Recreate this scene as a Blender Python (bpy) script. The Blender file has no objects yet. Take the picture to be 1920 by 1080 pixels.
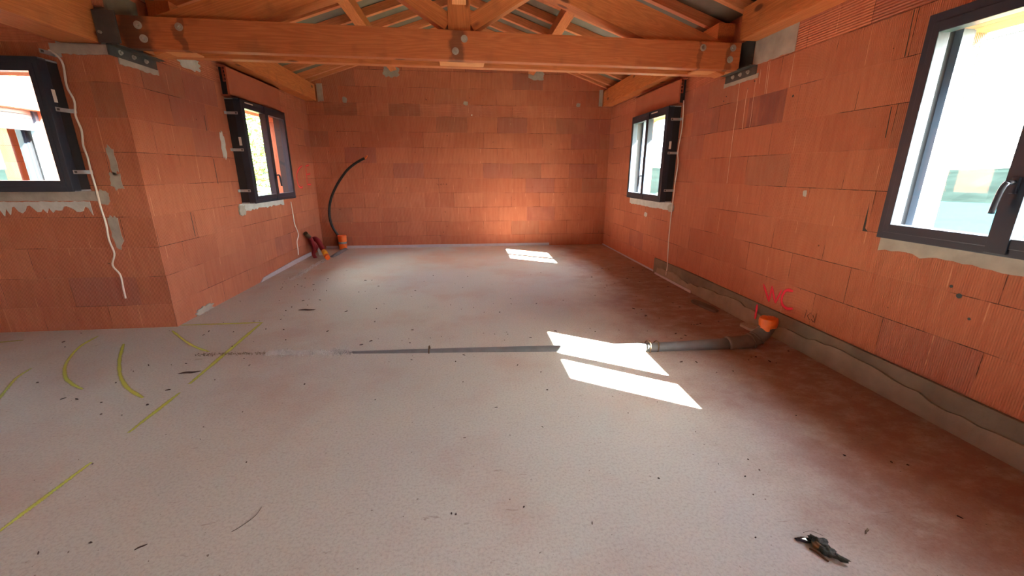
import bpy, bmesh, math, random
from mathutils import Vector, Matrix
random.seed(7)
S = bpy.context.scene
COL = S.collection

# ---------------------------------------------------------------- camera
cam_d = bpy.data.cameras.new('camera'); cam = bpy.data.objects.new('camera', cam_d); COL.objects.link(cam)
cam_d.sensor_width = 36.0; cam_d.lens = 767.69/1920*36; cam_d.clip_start = .05; cam_d.clip_end = 5000
_r = Vector((0.994497, -0.104741, 0.002095)); _u = Vector((0.026575, 0.271568, 0.962052)); _f = Vector((0.101336, 0.956703, -0.272857))
cam.matrix_world = Matrix(((_r.x, _u.x, -_f.x, 0), (_r.y, _u.y, -_f.y, 0), (_r.z, _u.z, -_f.z, 1.2829), (0, 0, 0, 1)))
S.camera = cam

# ---------------------------------------------------------------- light
S.view_settings.view_transform = 'Standard'; S.view_settings.look = 'None'
S.view_settings.exposure = 3.0; S.view_settings.gamma = 1.0; S.view_settings.use_curve_mapping = False
S.cycles.max_bounces = 14; S.cycles.diffuse_bounces = 9; S.cycles.transparent_max_bounces = 16
S.cycles.sample_clamp_indirect = 8
SUN_TO = Vector((1.0, -.66, .975)).normalized()
SUN_STR = 32.0
SKY_STR = 0.74
sd = bpy.data.lights.new('sun', 'SUN'); so = bpy.data.objects.new('sun', sd); COL.objects.link(so)
sd.energy = SUN_STR; sd.angle = math.radians(.53); sd.color = (1, .95, .87)
so.rotation_euler = SUN_TO.to_track_quat('Z', 'Y').to_euler(); so.location = (20, -13, 20)
w = bpy.data.worlds.new('world'); S.world = w; w.use_nodes = True
wn = w.node_tree; wn.nodes.clear()
_bg = wn.nodes.new('ShaderNodeBackground'); _out = wn.nodes.new('ShaderNodeOutputWorld')
_sky = wn.nodes.new('ShaderNodeTexSky'); _sky.sky_type = 'NISHITA'; _sky.sun_disc = False
_sky.sun_elevation = math.radians(39); _sky.sun_rotation = math.atan2(SUN_TO.x, SUN_TO.y)
_tc = wn.nodes.new('ShaderNodeTexCoord'); _mp = wn.nodes.new('ShaderNodeMapping'); _mp.inputs['Scale'].default_value = (1.2, 1.2, 4.0)
_nz = wn.nodes.new('ShaderNodeTexNoise'); _nz.inputs['Scale'].default_value = 2.2; _nz.inputs['Detail'].default_value = 6
_cr = wn.nodes.new('ShaderNodeValToRGB'); _cr.color_ramp.elements[0].position = .40; _cr.color_ramp.elements[1].position = .62
_mx = wn.nodes.new('ShaderNodeMix'); _mx.data_type = 'RGBA'; _mx.inputs[7].default_value = (6.2, 6.0, 5.7, 1)
wn.links.new(_tc.outputs['Generated'], _mp.inputs[0]); wn.links.new(_mp.outputs[0], _nz.inputs['Vector'])
wn.links.new(_nz.outputs['Fac'], _cr.inputs[0]); wn.links.new(_cr.outputs[0], _mx.inputs[0])
wn.links.new(_sky.outputs[0], _mx.inputs[6]); wn.links.new(_mx.outputs[2], _bg.inputs[0])
wn.links.new(_bg.outputs[0], _out.inputs[0]); _bg.inputs[1].default_value = SKY_STR

# ---------------------------------------------------------------- measures (metres)
XL, XR, YB, YP = -2.504, 2.463, 7.292, 3.569
HC, Z0, ZC, ZT = .2432, .2033, 2.149, 2.333
YR, XW = -3.4, -6.2            # wall behind the camera, far wall of the left wing

# ---------------------------------------------------------------- mesh helpers
def link(name, me, mat=None, parent=None, mw=None):
    o = bpy.data.objects.new(name, me); COL.objects.link(o)
    if mat is not None:
        for m in (mat if isinstance(mat, (list, tuple)) else [mat]): me.materials.append(m)
    mw = mw or Matrix()
    if parent is not None:
        o.parent = parent; o.matrix_basis = wmat(parent).inverted() @ mw
    else: o.matrix_basis = mw
    return o
def wmat(o):
    m = o.matrix_basis.copy()
    while o.parent: o = o.parent; m = o.matrix_basis @ m
    return m
def fin(name, bm, mat=None, parent=None, mw=None, smooth=False):
    bmesh.ops.recalc_face_normals(bm, faces=bm.faces)
    me = bpy.data.meshes.new(name); bm.to_mesh(me); bm.free()
    if smooth:
        for p in me.polygons: p.use_smooth = True
    return link(name, me, mat, parent, mw)
def bx(bm, x0, x1, y0, y1, z0, z1, mi=0, bev=0):
    if x0 > x1: x0, x1 = x1, x0
    if y0 > y1: y0, y1 = y1, y0
    if z0 > z1: z0, z1 = z1, z0
    vs = [bm.verts.new((x, y, z)) for x in (x0, x1) for y in (y0, y1) for z in (z0, z1)]
    fs = [bm.faces.new([vs[i] for i in q]) for q in ((0, 1, 3, 2), (4, 6, 7, 5), (0, 4, 5, 1), (2, 3, 7, 6), (0, 2, 6, 4), (1, 5, 7, 3))]
    for f in fs: f.material_index = mi
    if bev:
        es = list({e for f in fs for e in f.edges})
        bmesh.ops.bevel(bm, geom=es, offset=bev, segments=2, affect='EDGES', profile=.6)
    return bm
def box(name, dims, mat, parent=None, bev=0, mw=None):
    bm = bmesh.new(); bx(bm, *dims, bev=bev); return fin(name, bm, mat, parent, mw)
def smooth_path(pts, n=6):
    P = [Vector(p) for p in pts]
    if len(P) < 3: return P
    out = []
    for i in range(len(P)-1):
        a = P[max(i-1, 0)]; b = P[i]; c = P[i+1]; d = P[min(i+2, len(P)-1)]
        for k in range(n):
            t = k/n
            out.append(.5*((2*b)+(-a+c)*t+(2*a-5*b+4*c-d)*t*t+(-a+3*b-3*c+d)*t**3))
    out.append(P[-1]); return out
def tube(bm, pts, rad, seg=12, caps=True, mi=0):
    P = [Vector(p) for p in pts]; rings = []
    prev = None
    for i, p in enumerate(P):
        t = (P[min(i+1, len(P)-1)]-P[max(i-1, 0)]).normalized()
        if prev is None:
            n = t.orthogonal().normalized()
        else:
            n = (prev - t*prev.dot(t)).normalized()
        prev = n; b = t.cross(n)
        r = rad(i/(len(P)-1)) if callable(rad) else rad
        rings.append([bm.verts.new(p+(n*math.cos(a)+b*math.sin(a))*r) for a in [2*math.pi*k/seg for k in range(seg)]])
    for A, B in zip(rings, rings[1:]):
        for k in range(seg):
            f = bm.faces.new((A[k], A[(k+1) % seg], B[(k+1) % seg], B[k])); f.material_index = mi; f.smooth = True
    if caps:
        for R_ in (rings[0], rings[-1]):
            f = bm.faces.new(R_); f.material_index = mi
    return bm
def prism(bm, poly, axis, a, b):
    """extrude a 2D polygon along axis (0,1,2) from a to b"""
    def mk(p, t):
        v = [0, 0, 0]; o = [i for i in range(3) if i != axis]
        v[o[0]], v[o[1]] = p; v[axis] = t; return bm.verts.new(v)
    A = [mk(p, a) for p in poly]; B = [mk(p, b) for p in poly]
    bm.faces.new(A); bm.faces.new(B); n = len(poly)
    for i in range(n): bm.faces.new((A[i], A[(i+1) % n], B[(i+1) % n], B[i]))
    return bm
def thing(name, label, cat, loc=(0, 0, 0), group=None, mw=None):
    o = bpy.data.objects.new(name, None); COL.objects.link(o); o.empty_display_size = .1
    o.matrix_basis = mw if mw is not None else Matrix.Translation(loc)
    return tag(o, label, cat, group)
def tag(o, label, cat, group=None, kind=None):
    o['label'] = label; o['category'] = cat
    if group: o['group'] = group
    if kind: o['kind'] = kind
    return o

# ---------------------------------------------------------------- material helpers
def srgb(r, g, b):
    f = lambda c: (c/255/12.92) if c/255 <= .04045 else ((c/255+.055)/1.055)**2.4
    return (f(r), f(g), f(b), 1)
class NT:
    def __init__(s, name, rough=.8, metal=0):
        s.m = bpy.data.materials.new(name); s.m.use_nodes = True; s.t = s.m.node_tree; s.N = s.t.nodes
        s.b = s.N['Principled BSDF']; s.b.inputs['Roughness'].default_value = rough; s.b.inputs['Metallic'].default_value = metal
    def L(s, a, b): s.t.links.new(a, b)
    def setin(s, sock, v):
        if isinstance(v, bpy.types.NodeSocket): s.L(v, sock)
        else: sock.default_value = v
    def math(s, op, a, b=0.0, c=0.0, clamp=False):
        n = s.N.new('ShaderNodeMath'); n.operation = op; n.use_clamp = clamp
        s.setin(n.inputs[0], a); s.setin(n.inputs[1], b); s.setin(n.inputs[2], c); return n.outputs[0]
    def mix(s, f, a, b):
        n = s.N.new('ShaderNodeMix'); n.data_type = 'RGBA'; s.setin(n.inputs[0], f); s.setin(n.inputs[6], a); s.setin(n.inputs[7], b); return n.outputs[2]
    def noise(s, vec, scale, detail=3, rough=.5, dist=0):
        n = s.N.new('ShaderNodeTexNoise'); s.L(vec, n.inputs['Vector']); n.inputs['Scale'].default_value = scale
        n.inputs['Detail'].default_value = detail; n.inputs['Roughness'].default_value = rough; n.inputs['Distortion'].default_value = dist
        return n.outputs['Fac']
    def white(s, vec):
        n = s.N.new('ShaderNodeTexWhiteNoise'); n.noise_dimensions = '3D'; s.L(vec, n.inputs['Vector']); return n
    def comb(s, x, y, z=0.0):
        n = s.N.new('ShaderNodeCombineXYZ'); s.setin(n.inputs[0], x); s.setin(n.inputs[1], y); s.setin(n.inputs[2], z); return n.outputs[0]
    def obj(s): n = s.N.new('ShaderNodeTexCoord'); return n.outputs['Object']
    def sep(s, v): n = s.N.new('ShaderNodeSeparateXYZ'); s.L(v, n.inputs[0]); return n.outputs
    def ramp(s, f, p0, p1, a=0., b=1.):
        n = s.N.new('ShaderNodeMapRange'); n.interpolation_type = 'SMOOTHSTEP'; s.setin(n.inputs[0], f)
        n.inputs[1].default_value = p0; n.inputs[2].default_value = p1; n.inputs[3].default_value = a; n.inputs[4].default_value = b; return n.outputs[0]
    def scale(s, v, sc):
        n = s.N.new('ShaderNodeMapping'); n.inputs['Scale'].default_value = sc; s.L(v, n.inputs[0]); return n.outputs[0]
    def bump(s, h, dist, st=1.0, prev=None):
        n = s.N.new('ShaderNodeBump'); n.inputs['Distance'].default_value = dist; n.inputs['Strength'].default_value = st
        s.L(h, n.inputs['Height'])
        if prev is not None: s.L(prev, n.inputs['Normal'])
        s.L(n.outputs[0], s.b.inputs['Normal']); return n.outputs[0]
    def base(s, c): s.setin(s.b.inputs['Base Color'], c)

def simple(name, rgb, rough=.6, metal=0., var=.12, sc=20, bump=.0):
    n = NT(name, rough, metal); v = n.obj(); f = n.noise(v, sc, 4)
    c = srgb(*rgb); d = tuple(x*(1-var*2) for x in c[:3])+(1,)
    n.base(n.mix(f, d, tuple(min(1, x*(1+var)) for x in c[:3])+(1,)))
    if bump: n.bump(n.noise(v, sc*3, 5), bump)
    return n.m

def brick_material(name, offx=.265, offy=.07):
    n = NT(name, .85); P = n.obj(); x, y, z = n.sep(P)
    g = n.N.new('ShaderNodeNewGeometry'); nx, ny, nz = n.sep(g.outputs['True Normal'])
    isx = n.math('GREATER_THAN', n.math('ABSOLUTE', nx), .5)
    u0 = n.math('MULTIPLY_ADD', n.math('SUBTRACT', n.math('SUBTRACT', y, offy), n.math('SUBTRACT', x, offx)), isx, n.math('SUBTRACT', x, offx))
    v = n.math('ADD', n.math('ADD', n.math('MINIMUM', n.math('DIVIDE', n.math('SUBTRACT', z, Z0), HC), 8.0),
        n.math('DIVIDE', n.math('SUBTRACT', z, ZC), ZT-ZC, clamp=True)), n.math('MAXIMUM', n.math('DIVIDE', n.math('SUBTRACT', z, ZT), HC), 0.0))
    row = n.math('FLOOR', v); fz = n.math('FRACT', v)
    par = n.math('MULTIPLY', n.math('FRACT', n.math('MULTIPLY', n.math('ADD', row, 20.0), .5)), 1.0)
    jit = n.white(n.comb(row, isx, 3.0)).outputs['Value']
    u = n.math('ADD', n.math('ADD', n.math('DIVIDE', u0, .5), par), n.math('MULTIPLY', n.math('SUBTRACT', jit, .5), .12))
    col = n.math('FLOOR', u); fu = n.math('FRACT', u)
    W = n.white(n.comb(col, row, isx)); w1 = W.outputs['Value']; wc = n.sep(W.outputs['Color'])
    chain = n.math('MULTIPLY', n.math('GREATER_THAN', z, ZC), n.math('LESS_THAN', z, ZT))
    # joints
    wob = n.math('MULTIPLY', n.noise(P, 30, 2), .0032)
    du = n.math('MULTIPLY', n.math('MINIMUM', fu, n.math('SUBTRACT', 1.0, fu)), .5)
    dz = n.math('MULTIPLY', n.math('MINIMUM', fz, n.math('SUBTRACT', 1.0, fz)), HC)
    ju = n.math('LESS_THAN', du, wob); jz = n.math('LESS_THAN', dz, n.math('MULTIPLY', wob, 1.2))
    cut = n.math('MULTIPLY', n.math('LESS_THAN', n.math('ABSOLUTE', n.math('SUBTRACT', z, 1.02)), n.math('MULTIPLY', wob, .7)), .5)
    lowf = n.noise(n.scale(P, (1, 1, 1.7)), 1.9, 4)
    dark = n.ramp(lowf, .42, .58, .15, 1.0)
    joint = n.math('MAXIMUM', n.math('MAXIMUM', ju, jz), cut)
    # colours
    fine = n.noise(n.scale(n.comb(n.math('ADD', x, y), 0.0, z), (9, 1, 1.1)), 3.0, 5, .6)
    streak = n.noise(n.comb(n.math('MULTIPLY', u, 22.0), row, n.math('MULTIPLY', z, .6)), 1.0, 4, .7)
    blot = n.noise(P, 2.3, 5, .6)
    c = n.mix(w1, srgb(184, 106, 75), srgb(200, 122, 88))
    c = n.mix(n.ramp(wc[0], .90, .94, 0, .45), c, srgb(135, 78, 76))
    c = n.mix(n.ramp(wc[1], .93, .96, 0, .55), c, srgb(158, 106, 82))
    pm = n.math('MULTIPLY', n.math('MULTIPLY', n.math('COMPARE', y, 3.42, .22), n.math('COMPARE', row, 6.0, .1)), n.math('GREATER_THAN', x, 2.0))
    pm2 = n.math('MULTIPLY', n.math('MULTIPLY', n.math('COMPARE', y, 3.93, .27), n.math('COMPARE', row, 6.0, .1)), n.math('GREATER_THAN', x, 2.0))
    pw_ = n.ramp(n.noise(n.scale(P, (1, 5, 1)), 2.2, 4), .25, .6, .3, .75)
    c = n.mix(n.math('MULTIPLY', pm, pw_), c, srgb(104, 62, 66)); c = n.mix(n.math('MULTIPLY', pm2, n.math('MULTIPLY', pw_, .5)), c, srgb(128, 88, 72))
    c = n.mix(n.ramp(fine, .3, .75, 0, .35), c, srgb(160, 70, 44))
    c = n.mix(n.ramp(blot, .5, .75, 0, .30), c, srgb(215, 130, 96))
    c = n.mix(n.ramp(streak, .62, .85, 0, .4), c, srgb(226, 150, 112))
    half = n.math('LESS_THAN', n.math('ABSOLUTE', n.math('SUBTRACT', fu, n.math('ADD', .42, n.math('MULTIPLY', wc[2], .2)))), .006)
    tick = n.math('MULTIPLY', half, n.ramp(n.noise(P, 5.5, 3), .52, .6, 0, .55))
    c = n.mix(tick, c, srgb(232, 165, 125))
    jc = n.mix(dark, srgb(214, 134, 100), srgb(58, 26, 20))
    c = n.mix(n.math('MULTIPLY', joint, n.math('ADD', .35, n.math('MULTIPLY', dark, .6))), c, jc)
    spot = n.math('LESS_THAN', n.noise(P, 26, 1), .20)
    c = n.mix(n.math('MULTIPLY', spot, .7), c, srgb(70, 36, 28))
    n.base(c)
    # ribs
    ru = n.math('SINE', n.math('MULTIPLY', u0, 2*math.pi/.0105)); rz = n.math('SINE', n.math('MULTIPLY', z, 2*math.pi/.0165))
    rib = n.math('ADD', n.math('MULTIPLY', ru, n.math('SUBTRACT', 1.0, chain)), n.math('MULTIPLY', n.math('MULTIPLY', rz, chain), 1.2))
    hgt = n.math('ADD', n.math('MULTIPLY', rib, .65), n.math('MULTIPLY', joint, -1.6))
    hgt = n.math('ADD', hgt, n.math('MULTIPLY', n.noise(P, 60, 3), .5))
    hgt = n.math('ADD', hgt, n.math('MULTIPLY', w1, .4))
    n.bump(hgt, .0028, .9)
    return n.m

def wood_material(name, a, b, knots=True, stains=()):
    n = NT(name, .62); P = n.obj(); x, y, z = n.sep(P)
    oi = n.N.new('ShaderNodeObjectInfo'); r = oi.outputs['Random']
    off = n.math('MULTIPLY', r, 31.0)
    vec = n.comb(n.math('ADD', n.math('MULTIPLY', x, .45), off), n.math('ADD', n.math('MULTIPLY', y, 9.0), off), n.math('MULTIPLY', z, 9.0))
    base = n.noise(vec, 1.2, 3, .5, .6)
    rings = n.math('FRACT', n.math('MULTIPLY', base, 16.0))
    ring = n.ramp(n.math('ABSOLUTE', n.math('SUBTRACT', rings, .5)), .0, .5, .15, .85)
    fib = n.noise(n.comb(n.math('MULTIPLY', x, 6.0), n.math('MULTIPLY', y, 130.0), n.math('MULTIPLY', z, 130.0)), 1.0, 3)
    c = n.mix(ring, srgb(*a), srgb(*b))
    c = n.mix(n.ramp(fib, .35, .75, 0, .35), c, tuple(v*.72 for v in srgb(*a)[:3])+(1,))
    c = n.mix(n.math('MULTIPLY', n.math('SUBTRACT', r, .5), .3, clamp=True), c, srgb(200, 120, 70))
    stain = n.noise(n.comb(n.math('MULTIPLY', x, 2.0), y, n.math('MULTIPLY', z, 2.0)), 3.0, 4)
    c = n.mix(n.ramp(stain, .55, .8, 0, .35), c, srgb(120, 66, 40))
    if knots:
        vo = n.N.new('ShaderNodeTexVoronoi'); vo.inputs['Scale'].default_value = 1.0
        n.L(n.comb(n.math('MULTIPLY', n.math('ADD', x, off), 2.3), n.math('MULTIPLY', y, 5.0), n.math('MULTIPLY', z, 5.0)), vo.inputs['Vector'])
        c = n.mix(n.ramp(vo.outputs['Distance'], .08, .15, .85, 0), c, srgb(92, 44, 26))
    if stains:
        wv = n.math('ADD', x, n.math('MULTIPLY', n.math('SUBTRACT', n.noise(P, 9, 3), .5), .16))
        saw = n.noise(n.comb(n.math('MULTIPLY', n.math('ADD', x, n.math('MULTIPLY', z, .12)), 38.0), 0.0, n.math('MULTIPLY', z, .8)), 1.0, 2)
        c = n.mix(n.math('MULTIPLY', n.ramp(saw, .66, .72, 0, .45), n.ramp(x, 1.6, 2.4, 1, 0)), c, srgb(84, 38, 22))
        for (sx, sw, sk) in stains:
            c = n.mix(n.ramp(n.math('ABSOLUTE', n.math('SUBTRACT', wv, sx)), sw*.6, sw*1.3, sk, 0), c, srgb(46, 30, 24))
    n.base(c); n.bump(n.math('ADD', fib, n.math('MULTIPLY', ring, .4)), .001, .6)
    return n.m

M = {}
M['brick'] = brick_material('terracotta_block')
M['wood'] = wood_material('douglas_timber', (188, 104, 54), (210, 126, 70))
M['wood_tie'] = wood_material('stained_timber', (174, 88, 44), (196, 108, 60), True, ((.12, .1, .75), (.43, .03, .5), (2.45, .06, .6), (4.52, .02, .4), (4.80, .03, .5)))
M['wood_pale'] = wood_material('pale_timber', (214, 140, 84), (232, 164, 108))
M['rafter'] = wood_material('rafter_timber', (204, 120, 74), (222, 140, 92), False)
M['mortar'] = simple('mortar', (176, 166, 152), .95, var=.22, sc=9, bump=.004)
M['mortar_pale'] = simple('pale_mortar', (200, 198, 192), .95, var=.15, sc=14, bump=.003)
M['mortar_dark'] = simple('dark_mortar', (128, 114, 96), .95, var=.25, sc=6, bump=.006)
M['roof'] = simple('fibre_cement_roofing', (126, 118, 102), .9, var=.18, sc=5, bump=.002)
M['steel'] = simple('grey_steel', (92, 92, 90), .55, .55, var=.2, sc=16, bump=.0006)
M['zinc'] = simple('zinc_bolt', (176, 170, 160), .5, .5, var=.1, sc=60)
M['strap'] = simple('galvanised_strap', (196, 198, 200), .4, .75, var=.1, sc=40)
M['frame'] = simple('anthracite_aluminium', (36, 46, 60), .42, .0, var=.05, sc=8)
M['panel'] = simple('black_return_panel', (34, 36, 40), .55, .0, var=.1, sc=8)
M['alu'] = simple('grey_aluminium', (168, 176, 184), .4, .25, var=.05, sc=8)
M['guide'] = simple('blue_grey_aluminium', (88, 98, 112), .45, .2, var=.05, sc=8)
M['brick_plain'] = simple('smooth_terracotta', (176, 96, 68), .85, var=.1, sc=6, bump=.001)
M['mortar_warm'] = simple('warm_mortar', (152, 136, 116), .95, var=.22, sc=8, bump=.005)
M['white'] = simple('white_plastic', (232, 226, 216), .5, var=.04)
M['black'] = simple('black_rubber', (26, 25, 25), .45, var=.1)
M['grey_pvc'] = simple('grey_pvc', (118, 122, 124), .55, var=.2, sc=12)
M['pvc_dust'] = simple('dusty_grey_pvc', (112, 96, 84), .8, var=.2, sc=12)
M['tape'] = simple('orange_tape', (238, 108, 30), .45, var=.15, sc=30)
M['tape_y'] = simple('yellow_orange_tape', (240, 160, 40), .5, var=.2, sc=25)
M['red'] = simple('red_conduit', (140, 32, 38), .55, var=.15, sc=30)
M['brown'] = simple('brown_cap', (96, 74, 48), .8, var=.2, sc=30)
M['drip'] = simple('pale_drip', (236, 190, 160), .9, var=.1, sc=30)
M['foam'] = simple('pale_edge_foam', (188, 178, 184), .8, var=.08, sc=15)
M['foil'] = simple('clear_film', (188, 186, 176), .35, var=.1, sc=15)
M['chip'] = simple('dark_chip', (66, 48, 40), .9, var=.2, sc=50)
M['chip_pale'] = simple('pale_chip', (196, 186, 172), .9, var=.1, sc=50)
M['olive'] = simple('olive_debris', (62, 66, 52), .55, var=.4, sc=60, bump=.004)
M['amber'] = simple('amber_debris', (130, 92, 44), .5, var=.3, sc=60)
M['gloss'] = simple('glossy_black_flake', (34, 36, 46), .12, var=.1)
M['leafg'] = simple('leaf_green', (96, 128, 52), .7, var=.3, sc=3)
M['grass'] = simple('dry_grass', (124, 132, 76), .95, var=.3, sc=.6)
M['bark'] = simple('bark', (96, 80, 64), .9, var=.2, sc=9)
M['fence'] = simple('grey_fence_wood', (168, 158, 142), .9, var=.12, sc=9)
M['hill'] = simple('wooded_hill', (25, 33, 31), 1.0, var=.3, sc=.02)
M['hill'].node_tree.nodes['Principled BSDF'].inputs['Specular IOR Level'].default_value = 0
M['pencil'] = simple('pencil_mark', (84, 40, 30), .9)
def glass():
    m = bpy.data.materials.new('window_glass'); m.use_nodes = True; t = m.node_tree; t.nodes.clear()
    o = t.nodes.new('ShaderNodeOutputMaterial'); a = t.nodes.new('ShaderNodeBsdfTransparent'); b = t.nodes.new('ShaderNodeBsdfGlossy')
    b.inputs['Roughness'].default_value = .02; a.inputs[0].default_value = (.93, .96, .95, 1)
    lw = t.nodes.new('ShaderNodeLayerWeight'); lw.inputs[0].default_value = .5
    pw = t.nodes.new('ShaderNodeMath'); pw.operation = 'POWER'; pw.inputs[1].default_value = 5; t.links.new(lw.outputs['Facing'], pw.inputs[0])
    f = t.nodes.new('ShaderNodeMath'); f.operation = 'MULTIPLY_ADD'; f.inputs[1].default_value = .45; f.inputs[2].default_value = .03; t.links.new(pw.outputs[0], f.inputs[0])
    x = t.nodes.new('ShaderNodeMixShader')
    t.links.new(f.outputs[0], x.inputs[0]); t.links.new(a.outputs[0], x.inputs[1]); t.links.new(b.outputs[0], x.inputs[2]); t.links.new(x.outputs[0], o.inputs[0])
    return m
M['glass'] = glass()
def water():
    n = NT('sea_water', .5); n.b.inputs['Specular IOR Level'].default_value = 0; v = n.obj(); n.base(n.mix(n.noise(n.scale(v, (.01, .04, 1)), 1.0, 3), srgb(26, 52, 56), srgb(32, 60, 64)))
    n.bump(n.noise(n.scale(v, (.4, .4, 1)), 1.0, 3), .3); return n.m
M['water'] = water()
def floor_material():
    n = NT('bare_screed', .9); P = n.obj(); x, y, z = n.sep(P)
    c = n.mix(n.noise(P, 1.3, 4), srgb(188, 188, 179), srgb(201, 200, 189))
    c = n.mix(n.ramp(n.noise(P, 85, 3, .7), .40, .72, 0, .32), c, srgb(128, 112, 104))
    c = n.mix(n.ramp(n.noise(P, 150, 2, .6), .58, .72, 0, .5), c, srgb(206, 194, 182))
    blot = n.noise(P, 1.1, 5, .6)
    c = n.mix(n.ramp(blot, .45, .75, 0, .45), c, srgb(172, 124, 102))
    # brick dust at the foot of the right wall, shade there painted in
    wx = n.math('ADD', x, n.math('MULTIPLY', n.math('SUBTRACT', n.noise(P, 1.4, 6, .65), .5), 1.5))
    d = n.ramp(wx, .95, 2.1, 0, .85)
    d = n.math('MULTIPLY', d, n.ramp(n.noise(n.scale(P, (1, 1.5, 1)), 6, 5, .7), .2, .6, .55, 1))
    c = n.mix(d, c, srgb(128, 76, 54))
    back = n.math('MULTIPLY', n.ramp(n.math('ADD', y, n.math('MULTIPLY', blot, 2.0)), 5.2, 8.4, 0, .5), n.ramp(blot, .3, .6))  # far-end dust tint, brightened to paint in bounced sunlight
    c = n.mix(back, c, srgb(206, 166, 138))
    # grit
    gr = n.noise(P, 48, 2, .5)
    c = n.mix(n.ramp(gr, .735, .76, 0, .75), c, srgb(86, 62, 50))
    fibr = n.noise(n.scale(P, (14, 60, 1)), 1.0, 3, .6, 1.2)
    c = n.mix(n.ramp(fibr, .66, .74, 0, .4), c, srgb(120, 92, 78))
    n.base(c); n.bump(n.math('ADD', n.noise(P, 120, 4), n.math('MULTIPLY', n.noise(P, 9, 3), .6)), .0014, .3)
    return n.m
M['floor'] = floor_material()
def spray(name, rgb, lo=.44, hi=.62, sc=55):
    """sprayed paint: solid in the middle, speckled towards the rim (UV v runs across the stroke)"""
    n = NT(name, .8); n.base(srgb(*rgb)); uv = n.N.new('ShaderNodeTexCoord').outputs['UV']; a, b, _ = n.sep(uv)
    e = n.math('SUBTRACT', 1.0, n.math('ABSOLUTE', n.math('MULTIPLY_ADD', b, 2.0, -1.0)))
    ns = n.noise(n.obj(), sc*4, 3, .7); lf = n.noise(n.obj(), 9, 3)
    k = n.math('ADD', n.math('MULTIPLY', e, 1.3), n.math('ADD', n.math('MULTIPLY', n.math('SUBTRACT', ns, .5), 1.6), n.math('MULTIPLY', n.math('SUBTRACT', lf, .5), .6)))
    al = n.ramp(k, lo, hi+.4, 0, .8)
    n.L(al, n.b.inputs['Alpha']); return n.m
M['spray_y'] = spray('yellow_green_spray', (206, 216, 88))
M['spray_f'] = spray('faint_yellow_spray', (200, 214, 100), .5, .9)
M['spray_r'] = spray('pink_red_spray', (255, 40, 80), .2, .4)
M['spray_l'] = spray('faint_red_spray', (255, 70, 70), .25, .6)

# ================================================================ SETTING
def structure(o, label=None, cat=None):
    o['kind'] = 'structure'
    if label: o['label'] = label; o['category'] = cat
    return o
def wall_mesh(bm, axis, a, b, u0, u1, z0, z1, holes=()):
    """wall slab between a and b on `axis`, spanning u0..u1, with rectangular holes (u0,u1,z0,z1)"""
    hs = sorted(holes); us = [u0]
    def slab(p, q, r, s):
        if q-p < 1e-5 or s-r < 1e-5: return
        if axis == 0: bx(bm, a, b, p, q, r, s)
        else: bx(bm, p, q, a, b, r, s)
    cur = u0
    for (h0, h1, k0, k1) in hs:
        slab(cur, h0, z0, z1); slab(h0, h1, z0, k0); slab(h0, h1, k1, z1); cur = h1
    slab(cur, u1, z0, z1)
# windows: (near/low u, far/high u, sill, head)
WR1 = (1.0, 2.1, .93, 1.97); WR2 = (4.85, 5.93, .93, 1.97)
WL = (4.958, 6.13, .95, 1.97); WM = (-4.0, -2.89, 1.15, 1.97)
T = .2
bm = bmesh.new(); wall_mesh(bm, 0, XR, XR+T, YR, YB+T, 0, 2.62, [(-2.1, -1.0, .93, 1.97), WR1, WR2])  # first hole: unseen opening behind the camera, added for fill light
wall_right = structure(fin('wall_right', bm, M['brick']), 'long orange hollow-block wall with two windows facing the sea', 'wall')
# gable wall
def gable_z(x): return 2.69+.33*(2.43-abs(x+.02))
bm = bmesh.new(); prism(bm, [(XL, 0), (XR, 0), (XR, gable_z(XR)), (-.02, gable_z(-.02)), (XL, gable_z(XL))], 1, YB, YB+T)
wall_back = structure(fin('wall_back', bm, M['brick']), 'orange hollow-block gable wall at the far end of the room', 'wall')
bm = bmesh.new(); wall_mesh(bm, 0, XL-T, XL, YP+T, YB+T, 0, 2.40, [WL]); bx(bm, XL-T, XL-.03, YP+.02, YB+T, 2.40, 2.58); bx(bm, XL-T, XL, YP, YP+T, 0, ZC)
wall_left = structure(fin('wall_left', bm, M['brick']), 'orange hollow-block side wall with one window and spray marks', 'wall')
bm = bmesh.new(); wall_mesh(bm, 1, YP, YP+T, XW, XL-T, 0, ZC, [(WM[0], WM[1]-.018, WM[2], WM[3])]); bx(bm, XW, -2.88, YP+.02, YP+T, ZC, 2.7)
wall_middle = structure(fin('wall_middle', bm, M['brick']), 'darker orange hollow-block wall facing the viewer beside the corner', 'wall')
bm = bmesh.new(); wall_mesh(bm, 0, XW-T, XW, YR, YP+T, 0, 2.7, [(-2.9, -2.1, .93, 1.97)])  # unseen opening added in the left wing for fill light
structure(fin('wall_outer', bm, M['brick']))
bm = bmesh.new(); wall_mesh(bm, 1, YR-T, YR, XW-T, XR+T, 0, 3.6)
structure(fin('wall_rear', bm, M['brick']))
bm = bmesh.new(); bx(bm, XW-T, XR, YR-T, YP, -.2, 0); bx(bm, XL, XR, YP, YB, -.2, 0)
floor = structure(fin('floor', bm, M['floor']), 'dusty grey screed floor of the unfinished room', 'floor')
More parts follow.
